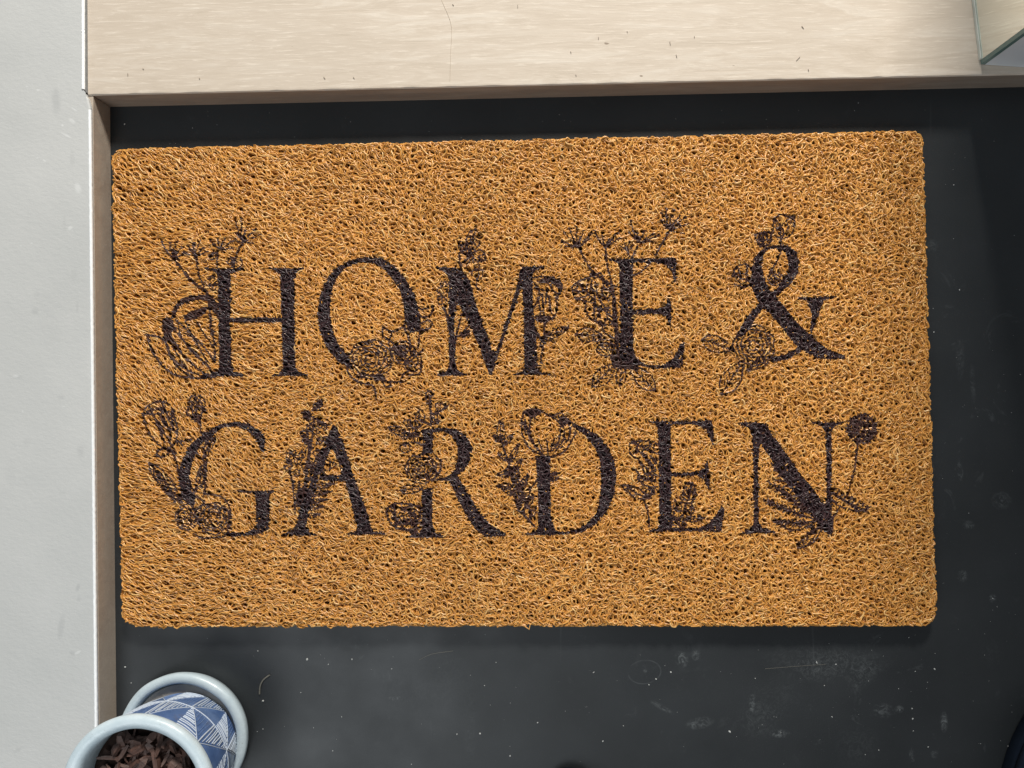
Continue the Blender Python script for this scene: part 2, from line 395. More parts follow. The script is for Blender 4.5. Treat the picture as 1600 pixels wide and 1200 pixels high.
# M
a = L('M', 660, 330, 4.0)
a.f('82,346 200,352 252,372 300,440 344,610 400,750 436,868 462,870 520,690 582,500 606,380 628,346 700,344 772,340 760,354 706,372 690,400 690,560 712,800 724,985 745,1005 800,1014 800,1026 690,1022 566,1026 572,1014 620,1004 636,980 634,700 622,470 560,650 490,860 434,1022 416,1018 360,862 300,722 236,600 205,560 200,700 212,975 232,1000 280,1018 278,1030 180,1028 90,1030 96,1016 150,1000 166,970 162,700 165,420 140,380 82,356')
a.leaf(330,110,300,275,85,5); a.leaf(225,190,300,290,50,3)
a.blob((355,282,36),(320,340,40),(350,392,34),(270,230,28),(300,180,24),(375,290,20))
a.s('310,275 250,330 240,380','345,420 335,470 365,495','230,260 235,340', w=3)
a.blob((130,500,30),(122,560,26),(132,455,20))
a.s('140,590 160,700 176,800','125,600 170,680 205,820','160,440 215,520 205,620','245,640 215,770 200,860','230,780 270,740 300,700','180,640 195,760', w=2.8)
a.fl('235,760 290,740 296,775 250,790')
a.s('700,415 760,410 830,420 872,462 860,512 820,500 790,452 720,440','700,450 735,520 700,600','832,520 842,600 822,660 760,692 700,676','750,520 760,660','790,530 806,640','720,540 740,640 720,680','780,480 770,580','860,510 835,560','740,430 800,440 850,480','810,420 840,470','700,480 780,500', w=3)
a.fl('740,420 830,425 866,470 850,500 820,450 760,436','700,655 780,650 820,676 740,690')
a.leaf(765,790,922,724,52,4); a.s('770,700 752,850 733,985','690,700 735,790 762,800','770,800 830,820','760,680 765,790','700,760 740,800 735,850','700,720 720,780', w=2.8)
# E of HOME
a = L('E', 850, 310, 3.75)
a.f('372,352 480,354 640,350 775,346 778,380 774,470 762,498 748,430 700,386 640,376 524,380 520,520 520,652 660,648 710,625 736,565 746,640 742,765 718,700 680,678 520,682 524,880 540,935 600,976 690,978 760,935 800,852 824,838 814,990 640,1000 560,980 480,970 440,930 446,700 440,500 440,392 420,374 374,364')
a.umbel(205,290,'118,200 150,178 190,168 232,190 275,208 108,252 170,238 128,284 262,240 210,225 240,260')
a.umbel(360,290,'308,222 330,255 402,240 432,200 442,232 296,192 380,240 345,220')
a.umbel(562,265,'508,130 520,182 545,200 602,232 642,208 672,214 500,200 592,190 560,225 630,250')
a.umbel(492,310,'452,280 470,262 500,255 520,275 480,290')
a.umbel(735,190,'690,88 715,60 762,68 800,100 832,108 842,150 822,205 688,130 722,110 760,130 790,150')
a.s('205,290 250,380 312,452 402,525 415,700 420,860','360,290 372,400 402,520 425,700 430,860','520,345 548,275','735,190 700,250 650,335','620,378 575,425 530,450','500,345 490,310','310,455 400,512', '330,460 380,500 440,520', w=3.2)
a.s('160,520 200,488 270,462 332,440 352,490 400,540','165,530 188,590 238,605 252,680 300,720 362,742 404,720 402,560','300,490 312,560 342,620 382,660','200,500 262,560 302,640','190,590 262,560 280,480','260,650 330,640 400,700','300,470 280,440 262,480','240,600 300,620 330,700','350,500 340,560 380,600','170,540 230,545 260,500','310,700 330,660 380,640', '280,520 300,600 290,690', w=3)
a.blob((330,690,40),(360,560,30),(220,530,30))
a.leaf(182,795,345,805,80,4); a.leaf(305,885,450,885,80,4); a.leaf(280,1105,430,960,90,5); a.leaf(445,1100,460,960,60,3); a.leaf(655,1130,490,965,90,5); a.leaf(300,840,440,860,40,3)
a.s('340,760 370,700 420,760','400,860 410,960','330,720 360,790 430,830','420,700 440,820', w=3)
a.fl('400,900 500,930 560,1000 480,1000 400,980')
# ampersand
a = L('AND', 1060, 310, 3.75)
a.f('425,440 440,350 490,295 560,272 640,275 690,310 709,370 700,440 660,500 605,552 572,572 640,660 710,742 775,800 810,728 846,612 852,598 925,582 926,570 800,580 700,576 700,590 752,600 782,680 768,780 800,824 870,880 975,922 974,940 900,945 800,935 730,890 640,945 545,962 540,930 620,918 700,872 660,830 600,752 530,672 495,650 450,700 420,760 392,800 330,830 332,812 355,768 400,690 470,618 425,510')
ART.append(('AND','hole',catmull(a.T(parse('545,545 600,500 636,440 642,380 622,315 572,294 520,305 496,350 490,400 500,450 520,500')),8,True),0))
a.rose(440,862,120,115,rings=5); a.rose(570,470,42,40,rings=2)
a.leaf(135,825,320,890,95,5); a.leaf(250,1150,380,950,110,6); a.leaf(540,930,400,1010,50,3)
a.leaf(430,500,320,440,60,3); a.s('315,462 340,402 400,384 432,430','430,502 380,522 330,502','350,410 380,470 430,490','400,390 400,450', w=3)
a.leaf(600,240,560,120,60,3); a.leaf(605,240,680,100,70,3); a.s('560,120 600,95 650,110 680,100','600,240 600,300 575,370 540,425','480,285 450,215 540,200 535,262 490,285','470,230 520,240','500,205 490,280', w=3)
a.blob((490,225,24),(520,225,22),(500,260,22))
# G
a = L('G', 210, 600, 4.615)
a.f('940,490 946,380 902,330 830,285 740,270 640,285 540,325 470,380 400,440 350,540 312,640 320,740 352,840 400,880 440,860 410,760 400,660 420,560 462,470 520,390 590,348 650,312 740,305 820,332 878,400 918,490',
    '736,764 870,770 1010,764 1010,780 975,800 975,1045 930,1070 850,1092 680,1104 640,1085 660,1068 800,1068 866,1040 880,1000 872,810 850,790 738,778')
a.s('65,200 110,150 200,125 262,160 292,240 312,350 290,430 240,462 170,432 100,340 70,250 65,200','110,170 170,280 230,380 270,444','150,220 250,200','210,240 252,330 262,400','70,210 140,230 180,330 220,420','200,130 240,230 300,350','120,180 200,190 270,250','160,250 190,300 200,400','90,200 150,180 230,170','230,300 280,330','190,220 220,300','270,200 280,300', w=3)
a.s('250,455 300,540 322,650','160,512 190,470 270,478 300,500','160,512 205,526 270,480','310,430 360,405 410,400','300,400 350,440', w=3.4)
a.leaf(440,90,470,280,80,5); a.leaf(480,80,440,270,90,5); a.s('480,270 482,350','395,160 380,210 420,250','430,80 400,110 390,190', w=3)
a.leaf(105,568,350,860,90,7); a.leaf(130,590,300,860,50,5)
a.rose(570,970,115,112,rings=5); a.rose(380,960,80,90,rings=4)
a.s('500,790 620,812 682,880 692,980 680,1062','430,1080 500,1112 640,1100','500,560 512,700 502,800','560,370 500,470 520,560','440,480 520,600 480,760','470,420 560,390 540,460','420,800 500,850 460,900','460,640 500,660 500,720','400,700 430,800 420,880', w=3)
a.leaf(575,350,500,540,60,4); a.leaf(520,560,440,780,60,4)
a.fl('320,700 370,740 400,860 360,820')
# A
a = L('A', 420, 600, 4.615)
a.f('464,288 490,310 540,420 600,610 690,860 742,1030 762,1060 842,1072 838,1086 700,1084 566,1092 572,1076 625,1064 640,1030 610,920 552,700 352,694 352,656 530,654 480,500 450,470 400,590 340,740 290,900 268,1020 290,1066 342,1082 336,1096 200,1094 80,1102 90,1086 160,1060 192,1020 230,880 290,740 340,580 402,420')
a.s('190,930 176,740 150,620','262,820 290,560 330,250','240,880 262,700 300,400','290,700 340,540 420,420', '330,860 300,600 275,300', w=3)
a.fl('360,110 392,130 380,170 310,190 330,155','235,205 290,190 310,240 270,262 250,240','330,240 380,260 440,300 380,300','230,340 262,360 280,430 250,400')
a.blob((340,170,26),(272,222,28),(300,255,24),(372,285,24),(400,312,20),(248,360,22),(268,405,22),(360,415,20),(410,400,22),(300,320,24),(340,340,22),(290,460,22),(345,500,24),(380,530,22),(300,560,22),(140,592,26),(152,520,28),(210,560,22),(245,510,24),(200,640,22),(330,610,24),(180,500,20),(420,600,24),(460,580,22),(380,640,20),(260,600,22),(150,560,18))
for i,(x,y) in enumerate([(492,712),(460,770),(430,830),(400,880),(370,940)]):
    a.leaf(270+i*-6,760+i*48,x,y,30,2)
for (x,y) in [(330,720),(250,740),(200,760),(180,830),(220,700)]: a.leaf(230,890,x,y,24,2)
# R
a = L('R', 580, 600, 4.615)
a.f('366,330 420,318 520,312 610,322 682,370 732,450 716,560 664,625 625,660 700,792 782,920 860,1012 972,1074 970,1098 830,1104 752,1050 676,930 610,800 560,696 470,700 472,682 560,664 600,620 622,540 622,450 590,380 520,342 445,352 446,500 372,505 370,400',
    '364,760 444,745 444,990 456,1070 540,1096 530,1108 400,1108 250,1104 262,1092 350,1070 368,1030')
a.rose(360,612,112,105,rings=5); a.leaf(205,765,375,755,60,3); a.leaf(120,310,300,380,56,4)
a.s('432,300 428,180 418,80','380,330 300,380 240,350','445,240 430,300','350,210 350,260 420,290','470,140 520,140 540,170 480,200 440,220','420,100 440,60 400,60 395,110', '230,440 300,420 370,440','460,520 500,560 490,640 440,700','300,360 360,300','560,150 520,180', w=3)
a.blob((418,75,24),(500,165,30),(352,225,34),(480,245,28),(262,280,26),(240,375,22),(250,460,36),(420,130,18),(320,290,24),(300,340,22),(470,270,20),(330,400,24))
a.s('110,900 180,860 300,870 380,902 402,962','108,915 140,1000 200,1042 330,1062','170,905 200,990 330,1010','230,890 300,930 330,1000','110,900 160,930 180,1020','130,880 250,900 330,960','200,1000 280,980 340,1040','150,960 240,1040 350,1090','180,870 170,930','350,930 400,940 410,1000 360,1010','260,1050 330,1040', w=3.4)
a.rose(290,950,90,70,rings=3)
# D
a = L('D', 760, 620, 5.0)
a.f('650,195 760,238 862,290 942,380 1002,500 1017,620 1002,760 942,900 852,1000 742,1060 600,1078 440,1080 310,1078 305,1066 380,1052 402,1020 402,700 392,560 380,460 500,462 500,640 505,950 540,1040 600,1056 700,1036 788,990 860,900 890,770 896,640 886,500 850,400 780,312 680,238')
a.s('290,120 360,92 432,110 500,152 580,128 642,180 702,240 672,330 602,430 502,466 430,452 340,402 290,320 274,230 290,120','350,150 340,250 370,370 440,450','300,180 332,300 400,420','500,150 592,220 602,330 540,422','310,140 360,160 430,120','560,140 600,200 660,200','320,240 350,340 400,400','290,200 310,300','640,190 650,300 600,380','580,240 570,330 520,420','660,240 640,330 580,400','400,330 440,420','470,330 480,440','530,330 500,430','370,160 400,180','590,300 620,330','540,170 590,230', w=2.8)
a.fl('300,125 370,100 420,120 360,170','560,140 640,185 600,230 560,170')
a.s('110,340 180,540 250,850 372,1010','240,620 300,800 380,960','180,540 210,620 250,760','200,620 260,720 340,860', w=3.2)
for (x0,y0,x1,y1,wd) in [(120,350,105,185,60),(120,350,50,300,44),(130,380,210,290,40),(170,500,90,440,34),(180,520,250,370,44),(200,600,80,610,50),(200,600,280,480,44),(210,700,80,700,46),(240,780,90,690,36),(240,760,330,600,54),(250,700,320,640,40),(260,840,350,700,50),(220,820,290,760,40),(300,880,370,760,44),(300,920,230,830,36),(340,960,390,850,36),(150,620,170,540,34),(250,640,230,540,34)]:
    a.leaf(x0,y0,x1,y1,wd,2)
a.leaf(500,600,582,600,24,2); a.leaf(500,655,565,628,26,2); a.s('360,700 400,640','470,600 520,640', w=3)
# E of GARDEN
a = L('E2', 960, 620, 5.0)
a.f('238,190 340,186 450,190 620,188 770,180 778,300 782,375 766,380 738,300 702,246 620,216 440,218 440,420 442,588 620,586 690,565 728,490 738,560 748,738 716,692 690,642 640,618 442,624 446,860 450,1020 660,1024 740,985 808,900 838,850 864,870 836,1056 600,1050 420,1056 262,1056 270,1040 330,1028 348,990 346,700 340,420 334,230 300,206')
a.s('115,372 150,348 280,344 336,370','115,380 130,452 200,502 240,600 330,610','170,400 240,480 300,560','120,360 190,372 260,420 330,440','150,440 220,440 280,520','200,600 180,640 240,692 330,704','180,380 170,440','280,345 260,420','200,520 260,560','230,640 320,650','160,560 220,640','280,460 330,520','50,690 100,690 200,720 262,790','60,700 110,742 170,792 260,792','100,700 180,760 250,780','230,800 260,900 272,1010','300,720 270,790', w=3)
a.blob((280,400,32),(290,560,28),(260,620,28),(300,640,26),(200,400,28),(220,640,24),(300,500,24),(270,740,28),(310,740,22))
a.blob((590,700,36),(560,740,30),(610,770,28),(540,780,26),(520,860,34),(580,850,26),(500,920,36),(560,920,30),(480,970,30),(600,890,22),(480,860,22),(530,1000,26))
a.leaf(540,960,710,945,44,4); a.s('460,1000 540,900 600,700','560,680 620,690 630,760','440,920 500,1000','470,800 500,900','620,760 600,860', w=3)
# N
a = L('N', 1140, 620, 4.615)
a.f('66,184 160,180 262,190 300,260 384,370 500,540 600,660 690,790 700,700 698,450 692,260 660,212 585,188 586,176 700,186 826,176 824,190 760,212 738,240 738,450 738,830 742,1000 722,1006 648,930 580,840 460,690 350,540 290,440 212,330 205,500 210,900 240,945 332,968 326,984 200,984 84,992 80,976 150,950 172,900 168,500 160,270 130,220 68,200')
a.rose(955,230,100,98,rings=6,w=2.6)
for i in range(26):
    t=i*2*math.pi/26; a.s([(955+88*math.cos(t),230+86*math.sin(t)),(955+118*math.cos(t+.05),230+114*math.sin(t+.05))], w=2.4)
a.fl('880,170 920,150 930,200 890,210','990,260 1040,250 1010,310 960,300')
a.s('922,330 902,500 850,715', w=2.8); a.s('700,600 760,700 860,770 940,825 1012,795','740,740 800,790 930,830','690,780 560,700 430,620 330,600', w=3.4)
for i in range(9):
    t=i/8; x=735+230*t; y=700+120*t; a.s([(x,y),(x+28,y-38)],w=3); a.s([(x,y),(x+34,y+14)],w=3)
for (x1,y1,n) in [(240,738,9),(275,610,8),(300,480,8),(310,895,8),(430,560,7),(500,640,6),(560,650,5),(350,640,8)]:
    x0,y0 = (640,890)
    a.s([(x0,y0),((x0+x1)/2+15,(y0+y1)/2+18),(x1,y1)], w=3)
    for i in range(n):
        t=.3+.66*i/n; x=x0+(x1-x0)*t+15*math.sin(math.pi*t); y=y0+(y1-y0)*t+18*math.sin(math.pi*t)
        dx,dy=(x1-x0),(y1-y0); q=math.hypot(dx,dy); dx/=q; dy/=q
        for sg in (1,-1): a.s([(x,y),(x+dx*26-sg*dy*22,y+dy*26+sg*dx*22)], w=2.6)
a.leaf(490,1095,650,930,60,4); a.s('500,1095 600,1050 660,960','330,900 450,962 600,930','560,1000 620,960','700,900 760,850 790,800', w=3)
a.blob((690,830,34),(700,880,30),(660,930,28),(710,950,26),(600,780,24),(590,920,22))
a.fl('650,870 740,840 740,990 690,960','560,740 620,730 640,820 600,830')

# raster of the print on a half-pixel grid
GX, GY, GS = 190, 300, 2
W_, H_ = 1230*GS, 600*GS
ink = np.zeros((H_, W_), np.uint8)
names = ['H','O','M','E','AND','G','A','R','D','E2','N']
def rast_poly(poly):
    p = (poly-[GX,GY])*GS
    x0,y0 = np.floor(p.min(0)).astype(int); x1,y1 = np.ceil(p.max(0)).astype(int)+1
    xs,ys = np.meshgrid(np.arange(x0,x1)+.5, np.arange(y0,y1)+.5); ins = np.zeros(xs.shape,bool)
    q = np.roll(p,-1,axis=0)
    for (ax,ay),(bx,by) in zip(p,q):
        if ay==by: continue
        c = ((ay>ys)!=(by>ys)) & (xs < (bx-ax)*(ys-ay)/(by-ay)+ax); ins ^= c
    return x0,y0,ins
def rast_line(pts, wd):
    p = (pts-[GX,GY])*GS; r = wd*GS*.56
    for a_,b_ in zip(p[:-1],p[1:]):
        lo = np.floor(np.minimum(a_,b_)-r-1).astype(int); hi = np.ceil(np.maximum(a_,b_)+r+1).astype(int)
        xs,ys = np.meshgrid(np.arange(lo[0],hi[0])+.5, np.arange(lo[1],hi[1])+.5)
        d = b_-a_; t = np.clip(((xs-a_[0])*d[0]+(ys-a_[1])*d[1])/(d@d+1e-9),0,1)
        m = np.hypot(xs-a_[0]-t*d[0], ys-a_[1]-t*d[1]) <= r
        yield lo[0],lo[1],m
def put(x0,y0,m,val,over):
    h,w2 = m.shape; yy0,xx0 = max(0,y0),max(0,x0); yy1,xx1 = min(H_,y0+h),min(W_,x0+w2)
    if yy1<=yy0 or xx1<=xx0: return
    s = ink[yy0:yy1,xx0:xx1]; mm = m[yy0-y0:yy1-y0, xx0-x0:xx1-x0]
    if over: s[mm] = val
    else: s[mm & (s==0)] = val
for n_,k_,p_,w_ in ART:
    if k_=='fill': put(*rast_poly(p_), names.index(n_)*2+1, True)
for n_,k_,p_,w_ in ART:
    if k_=='hole': put(*rast_poly(p_), 0, True)
for n_,k_,p_,w_ in ART:
    if k_=='ffill': put(*rast_poly(p_), names.index(n_)*2+2, False)
for n_,k_,p_,w_ in ART:
    if k_=='line':
        for x0,y0,m in rast_line(p_, w_): put(x0,y0,m, names.index(n_)*2+2, False)

# ------------------------------------------------------------------ doormat
MT = .0145
corner = [(173.5,233),(1442.5,204),(1464.5,978),(190.5,979)]
extra = [(176,400),(180,600),(183,800),(187,900)]
C4 = [np.array(U(x,y,MT))[:2] for x,y in corner]
def round_poly(c, r, seg=8):
    out=[]
    for i in range(4):
        p=c[i]; a_=c[i-1]-p; b_=c[(i+1)%4]-p; a_/=np.hypot(*a_); b_/=np.hypot(*b_)
        s=p+a_*r; e=p+b_*r
        for t in np.linspace(0,1,seg): out.append((1-t)**2*s+2*t*(1-t)*p+t*t*e)
    return np.array(out)
RPOLY = round_poly(C4, .013)
cen = RPOLY.mean(0)
def sdf(P):
    """signed distance (inside negative) to the mat outline, and nearest point"""
    best = np.full(len(P), 1e9); near = np.zeros_like(P); ins = np.zeros(len(P),bool)
    for a_,b_ in zip(RPOLY, np.roll(RPOLY,-1,axis=0)):
        d_=b_-a_; t=np.clip(((P-a_)@d_)/(d_@d_+1e-15),0,1); q=a_+t[:,None]*d_; e=np.hypot(*(P-q).T)
        m=e<best; best[m]=e[m]; near[m]=q[m]
        c=((a_[1]>P[:,1])!=(b_[1]>P[:,1])) & (P[:,0] < (b_[0]-a_[0])*(P[:,1]-a_[1])/(b_[1]-a_[1]+1e-15)+a_[0]); ins^=c
    return np.where(ins,-best,best), near
lo = RPOLY.min(0); hi = RPOLY.max(0)
def smooth_field(P, scale, seed):
    """cheap smooth pseudo-noise from a few sine waves"""
    r = np.random.default_rng(seed); v = np.zeros(len(P))
    for i in range(7):
        k = r.normal(size=2)*scale; v += np.sin(P@k + r.uniform(0,6.28))
    return v/2.6
HCELL = .0047
HNX = int((hi[0]-lo[0])/HCELL)+2; HNY = int((hi[1]-lo[1])/HCELL)+2
rh = np.random.default_rng(77)
gxx,gyy = np.meshgrid(np.arange(HNX),np.arange(HNY))
HP = np.stack([gxx,gyy],-1)*HCELL + lo + rh.uniform(.1,.9,(HNY,HNX,2))*HCELL
HR = rh.choice([0.,.0007,.0011,.0015,.0020],(HNY,HNX),p=[.15,.12,.25,.28,.20])
def strands(spacing, ztop, zvar, K, length, seed, rk=1.0):
    r = np.random.default_rng(seed)
    nx = int((hi[0]-lo[0])/spacing)+2; ny = int((hi[1]-lo[1])/spacing)+2
    gx,gy = np.meshgrid(np.arange(nx),np.arange(ny)); P = np.stack([gx.ravel(),gy.ravel()],1)*spacing+lo
    P = P + r.uniform(-.75,.75,P.shape)*spacing
    d,_ = sdf(P); P = P[d<.001]; n = len(P)
    u = (P[:,0]-lo[0])/(hi[0]-lo[0]); v = (P[:,1]-lo[1])/(hi[1]-lo[1])
    # combed towards the left, tangled towards the right and the bottom
    comb = np.clip(1.05 - .85*u - .20*(1-v)*u*1.6, .12, 1)
    th0 = np.radians(-14 - 20*v*(1-.4*u)) + .25*smooth_field(P, 22, seed+1)
    th = th0 + r.normal(size=n)*(.30 + (1-comb)*1.5)
    L_ = length*r.uniform(.6,1.35,n)*(1-.12*(1-comb))
    curv = r.normal(size=n)*(.5 + (1-comb)*1.6) ; curv2 = r.normal(size=n)*(.35+(1-comb)*1.1)
    t = np.linspace(-.5,.5,K)
    ang = th[:,None] + curv[:,None]*t[None]*1.1 + curv2[:,None]*np.sin(2*np.pi*t)[None]*.5
    stp = (L_/(K-1))[:,None]
    X = np.cumsum(np.cos(ang)*stp,1); Y = np.cumsum(np.sin(ang)*stp,1)
    X = X-X[:,K//2:K//2+1]+P[:,0:1]; Y = Y-Y[:,K//2:K//2+1]+P[:,1:2]
    dip = r.uniform(.0008,.0050,n); tip = r.normal(size=n)*.0022
    Z = ztop - zvar*r.beta(1.2,2,n)[:,None] - dip[:,None]*(2*t[None])**2 + tip[:,None]*t[None]
    Z = Z + .0006*np.sin(t[None]*r.uniform(4,11,n)[:,None]+r.uniform(0,6,n)[:,None])
    # height undulation of the whole mat
    Z = Z + .0005*smooth_field(P, 40, 5)[:,None]
    Q = np.stack([X,Y,Z],-1).reshape(-1,3)
    d,near = sdf(Q[:,:2]); m = d > np.repeat(r.choice([-.0010,-.0005,.0001,.0009],n,p=[.45,.35,.14,.06]),K)
    jit = r.uniform(0,.0016,len(Q))
    dirn = cen-near; dirn /= np.hypot(*dirn.T)[:,None]
    Q[m,:2] = near[m] + dirn[m]*(.0006+jit[m])[:,None]*0.9
    Q[m,2] -= r.uniform(0,.0015,m.sum())
    Q[:,2] = np.clip(Q[:,2], .0022, MT+.0004)
    u2 = (Q[:,0]-lo[0])/(hi[0]-lo[0])
    cell = np.floor((Q[:,:2]-lo)/HCELL).astype(int)
    acc = np.zeros((len(Q),2))
    for dx_ in (-1,0,1):
        for dy_ in (-1,0,1):
            ci = np.clip(cell[:,0]+dx_,0,HNX-1); cj = np.clip(cell[:,1]+dy_,0,HNY-1)
            hv = Q[:,:2]-HP[cj,ci]; dd = np.hypot(*hv.T)+1e-9; rr0 = HR[cj,ci]*rk*.92
            R2 = rr0*2.3; mm = dd < R2
            nd = rr0 + dd*(R2-rr0)/R2
            acc[mm] += hv[mm]/dd[mm,None]*(nd-dd)[mm,None]
    Q[:,:2] += acc
    return Q.reshape(n,K,3), r.uniform(0.00058,.00082,n)*(1+.10*(1-comb))*.82, np.clip(r.normal(.5,.24,n),0,1)
layers = [(.00245, MT-.0004, .0022, 16, .0165, 21, 5), (.0030, MT-.0025, .0028, 10, .017, 22, 5), (.0040, MT-.0055, .003, 7, .018, 23, 4)]
coilV=[];coilF=[];tint=[];base=0
for sp,zt_,zv,K,ln,sd,sides in layers:
    P,rad,tn = strands(sp,zt_,zv,K,ln,sd,{21:1.,22:1.,23:.9}[sd])
    V,F = tubes(P,rad,sides); coilV.append(V); coilF.append(F+base); base+=len(V)
    tint.append(np.repeat(tn,K*sides))
# edge wall: strands stacked down the cut side of the mat
per = np.vstack([RPOLY,RPOLY[:1]]); seg = np.hypot(*np.diff(per,axis=0).T); cum=np.r_[0,np.cumsum(seg)]
nE = 5200; r = np.random.default_rng(33); K=6
s0 = r.uniform(0,cum[-1],nE); sl = r.uniform(.003,.011,nE)*r.choice([-1,1],nE); tt=np.linspace(0,1,K)
S = (s0[:,None]+sl[:,None]*tt)%cum[-1]
EX = np.interp(S.ravel(),cum,per[:,0]); EY=np.interp(S.ravel(),cum,per[:,1]); E2=np.stack([EX,EY],1)
dn = cen-E2; dn/=np.hypot(*dn.T)[:,None]
inn = (r.uniform(.0002,.0028,nE)[:,None]+ .0016*np.sin(tt*3.1+r.uniform(0,6,nE)[:,None])).ravel()
E2 = E2+dn*np.clip(inn,-.0004,.006)[:,None]
EZ = (r.uniform(.0022,MT-.001,nE)[:,None] + r.normal(size=nE)[:,None]*.003*(tt-.5)).ravel()
PE = np.concatenate([E2,np.clip(EZ,.0018,MT-.0006)[:,None]],1).reshape(nE,K,3)
V,F = tubes(PE, r.uniform(.0006,.0008,nE),5); coilV.append(V); coilF.append(F+base); base+=len(V); tint.append(np.repeat(np.clip(r.normal(.5,.2,nE),0,1),K*5))
V=np.vstack(coilV); F=np.vstack(coilF); tint=np.concatenate(tint)
fc = V[F].mean(1)
pp = P2(np.column_stack([fc[:,:2], np.full(len(fc), MT-.001)]))
ix = ((pp[:,0]-GX)*GS).astype(int); iy=((pp[:,1]-GY)*GS).astype(int)
ok=(ix>=0)&(ix<W_)&(iy>=0)&(iy<H_)
fid=np.zeros(len(F),np.uint8); fid[ok]=ink[iy[ok],ix[ok]]
fid[fc[:,2] < MT-.0062] = 0
rr = rng.uniform(size=len(F))
miss = np.where(fid%2==1, .01, .0); fid[rr<miss]=0
deep = (fc[:,2] < MT-.0045)&(rr<.12); fid[deep&(fid%2==0)] = 0

mat = empty('doormat', (float(cen[0]), float(cen[1]), 0))
MC = m_coil('ochre_coil', [(0.,(.44,.188,.034)),(.45,(.67,.305,.062)),(.8,(.79,.41,.105)),(1.,(.88,.55,.21))], .27, .6)
MIF = m_coil('flower_ink', [(0.,(.040,.014,.011)),(.6,(.062,.024,.019)),(1.,(.10,.042,.030))], .4)
MI = m_coil('printed_ink', [(0.,(.026,.011,.012)),(.6,(.042,.019,.021)),(1.,(.068,.034,.035))], .33)
def sub(name, sel, material, label=None):
    if not sel.any(): return
    f=F[sel]; u,inv=np.unique(f,return_inverse=True)
    o=np_obj(name, V[u], inv.reshape(f.shape), material, mat)
    at_=o.data.attributes.new('tint','FLOAT','POINT'); at_.data.foreach_set('value', tint[u].astype(np.float32))
    if label: o['label']=label
    return o
sub('coil_loops', fid==0, MC)
words={'H':'letter H of HOME','O':'letter O of HOME','M':'letter M of HOME','E':'letter E of HOME','AND':'ampersand after HOME','G':'letter G of GARDEN','A':'letter A of GARDEN','R':'letter R of GARDEN','D':'letter D of GARDEN','E2':'letter E of GARDEN','N':'letter N of GARDEN'}
for i,k in enumerate(names):
    sub('printed_letter', fid==2*i+1, MI, 'dark printed '+words[k])
    sub('printed_flowers', fid==2*i+2, MIF, 'dark line drawn flowers and leaves around the '+words[k])
ins = cen+(RPOLY-cen)*.994
bm_obj('backing', prism([tuple(p) for p in ins], .0003, .0035), m_simple('brown_backing', (.05,.020,.008), .7, .2, .2, 80), mat)
props(mat, 'ochre coil doormat printed HOME & GARDEN with dark letters and flowers', 'doormat')

# ------------------------------------------------------------------ plant pot on its saucer
PC = (-.3240,-.3268)
SC = (-.3262,-.3206)
def m_glaze():
    n = N('white_glaze')
    c = n.ramp(n.noise(45, detail=6, rough=.65), [(.3,(.50,.61,.67)),(.7,(.62,.72,.77))])
    c = n.mix(n.ramp(n.noise(170, detail=4, rough=.7), [(.62,0.),(.76,.35)]), c, (.42,.43,.38))
    c = n.mix(n.ramp(n.noise(600, detail=1), [(.76,0.),(.80,.6)]), c, (.25,.22,.18))
    return n.done(c, n.ramp(n.noise(80), [(.3,.22),(.7,.42)]), .5, n.bump(n.noise(90, detail=4), .0010, .5))
MG = m_glaze()
MBK = m_simple('glaze_chip', (.40,.42,.40), .5)
sau = empty('plant_saucer', (SC[0],SC[1],0))
prof=[(.0,.0045),(.046,.0045),(.0490,.0065),(.0503,.012),(.0508,.0168),(.0522,.0184),(.0560,.0186),(.0590,.0172),(.0597,.0150),(.0588,.009),(.0560,.0015),(.053,.0003),(.0,.0003)]
V,F = lathe(prof,120,.0006,(SC[0],SC[1])); 
np_obj('saucer_dish', V, F, MG, sau)
# dusty damp film in the saucer
bm=bmesh.new(); bmesh.ops.create_circle(bm, cap_ends=True, radius=.0485, segments=64)
for v in bm.verts: v.co += Vector((SC[0],SC[1],.0115))
bm_obj('saucer_dregs', bm, m_simple('grey_dregs', (.42,.39,.34), .6), sau)
props(sau, 'pale blue white glazed saucer under the blue plant pot', 'saucer')

pot = empty('plant_pot', (PC[0],PC[1],.0075))
def m_body():
    n = N('blue_glaze')
    c = n.ramp(n.noise(70, n.co((1,1,1)), 5, .6), [(.3,(.055,.11,.26)),(.7,(.11,.19,.40))])
    c = n.mix(n.ramp(n.noise(160, detail=3), [(.60,0.),(.75,.25)]), c, (.30,.38,.50))
    c = n.mix(n.ramp(n.noise(55, detail=6, rough=.7), [(.56,0.),(.72,.6)]), c, (.16,.14,.13))
    return n.done(c, .28, .5, n.bump(n.noise(120, detail=3), .0006, .5))
MB = m_body()
ZT=.100
def rb(z): # body radius
    t=(z-.0085)/(.092-.0085); return .0462 + .0122*t + .0022*math.sin(math.pi*t)
body=[(.0,.0078),(.043,.0078),(.0455,.0085)]+[(rb(z),z) for z in np.linspace(.0095,.091,18)]
inner=[(.0500,.091),(.0490,.075),(.047,.05),(.0,.049)]
V,F=lathe(body,128,.0004,PC); np_obj('pot_body', V, F, MB, pot)
rim=[(.0586,.0895),(.0604,.0905),(.0622,.0930),(.0630,.0962),(.0624,.0990),(.0600,.1006),(.0566,.1008),(.0535,.0998),(.0516,.0975),(.0508,.093),(.0500,.080),(.0490,.062),(.0480,.055)]
V,F=lathe(rim,128,.0007,PC); np_obj('pot_rim', V, F, MG, pot)
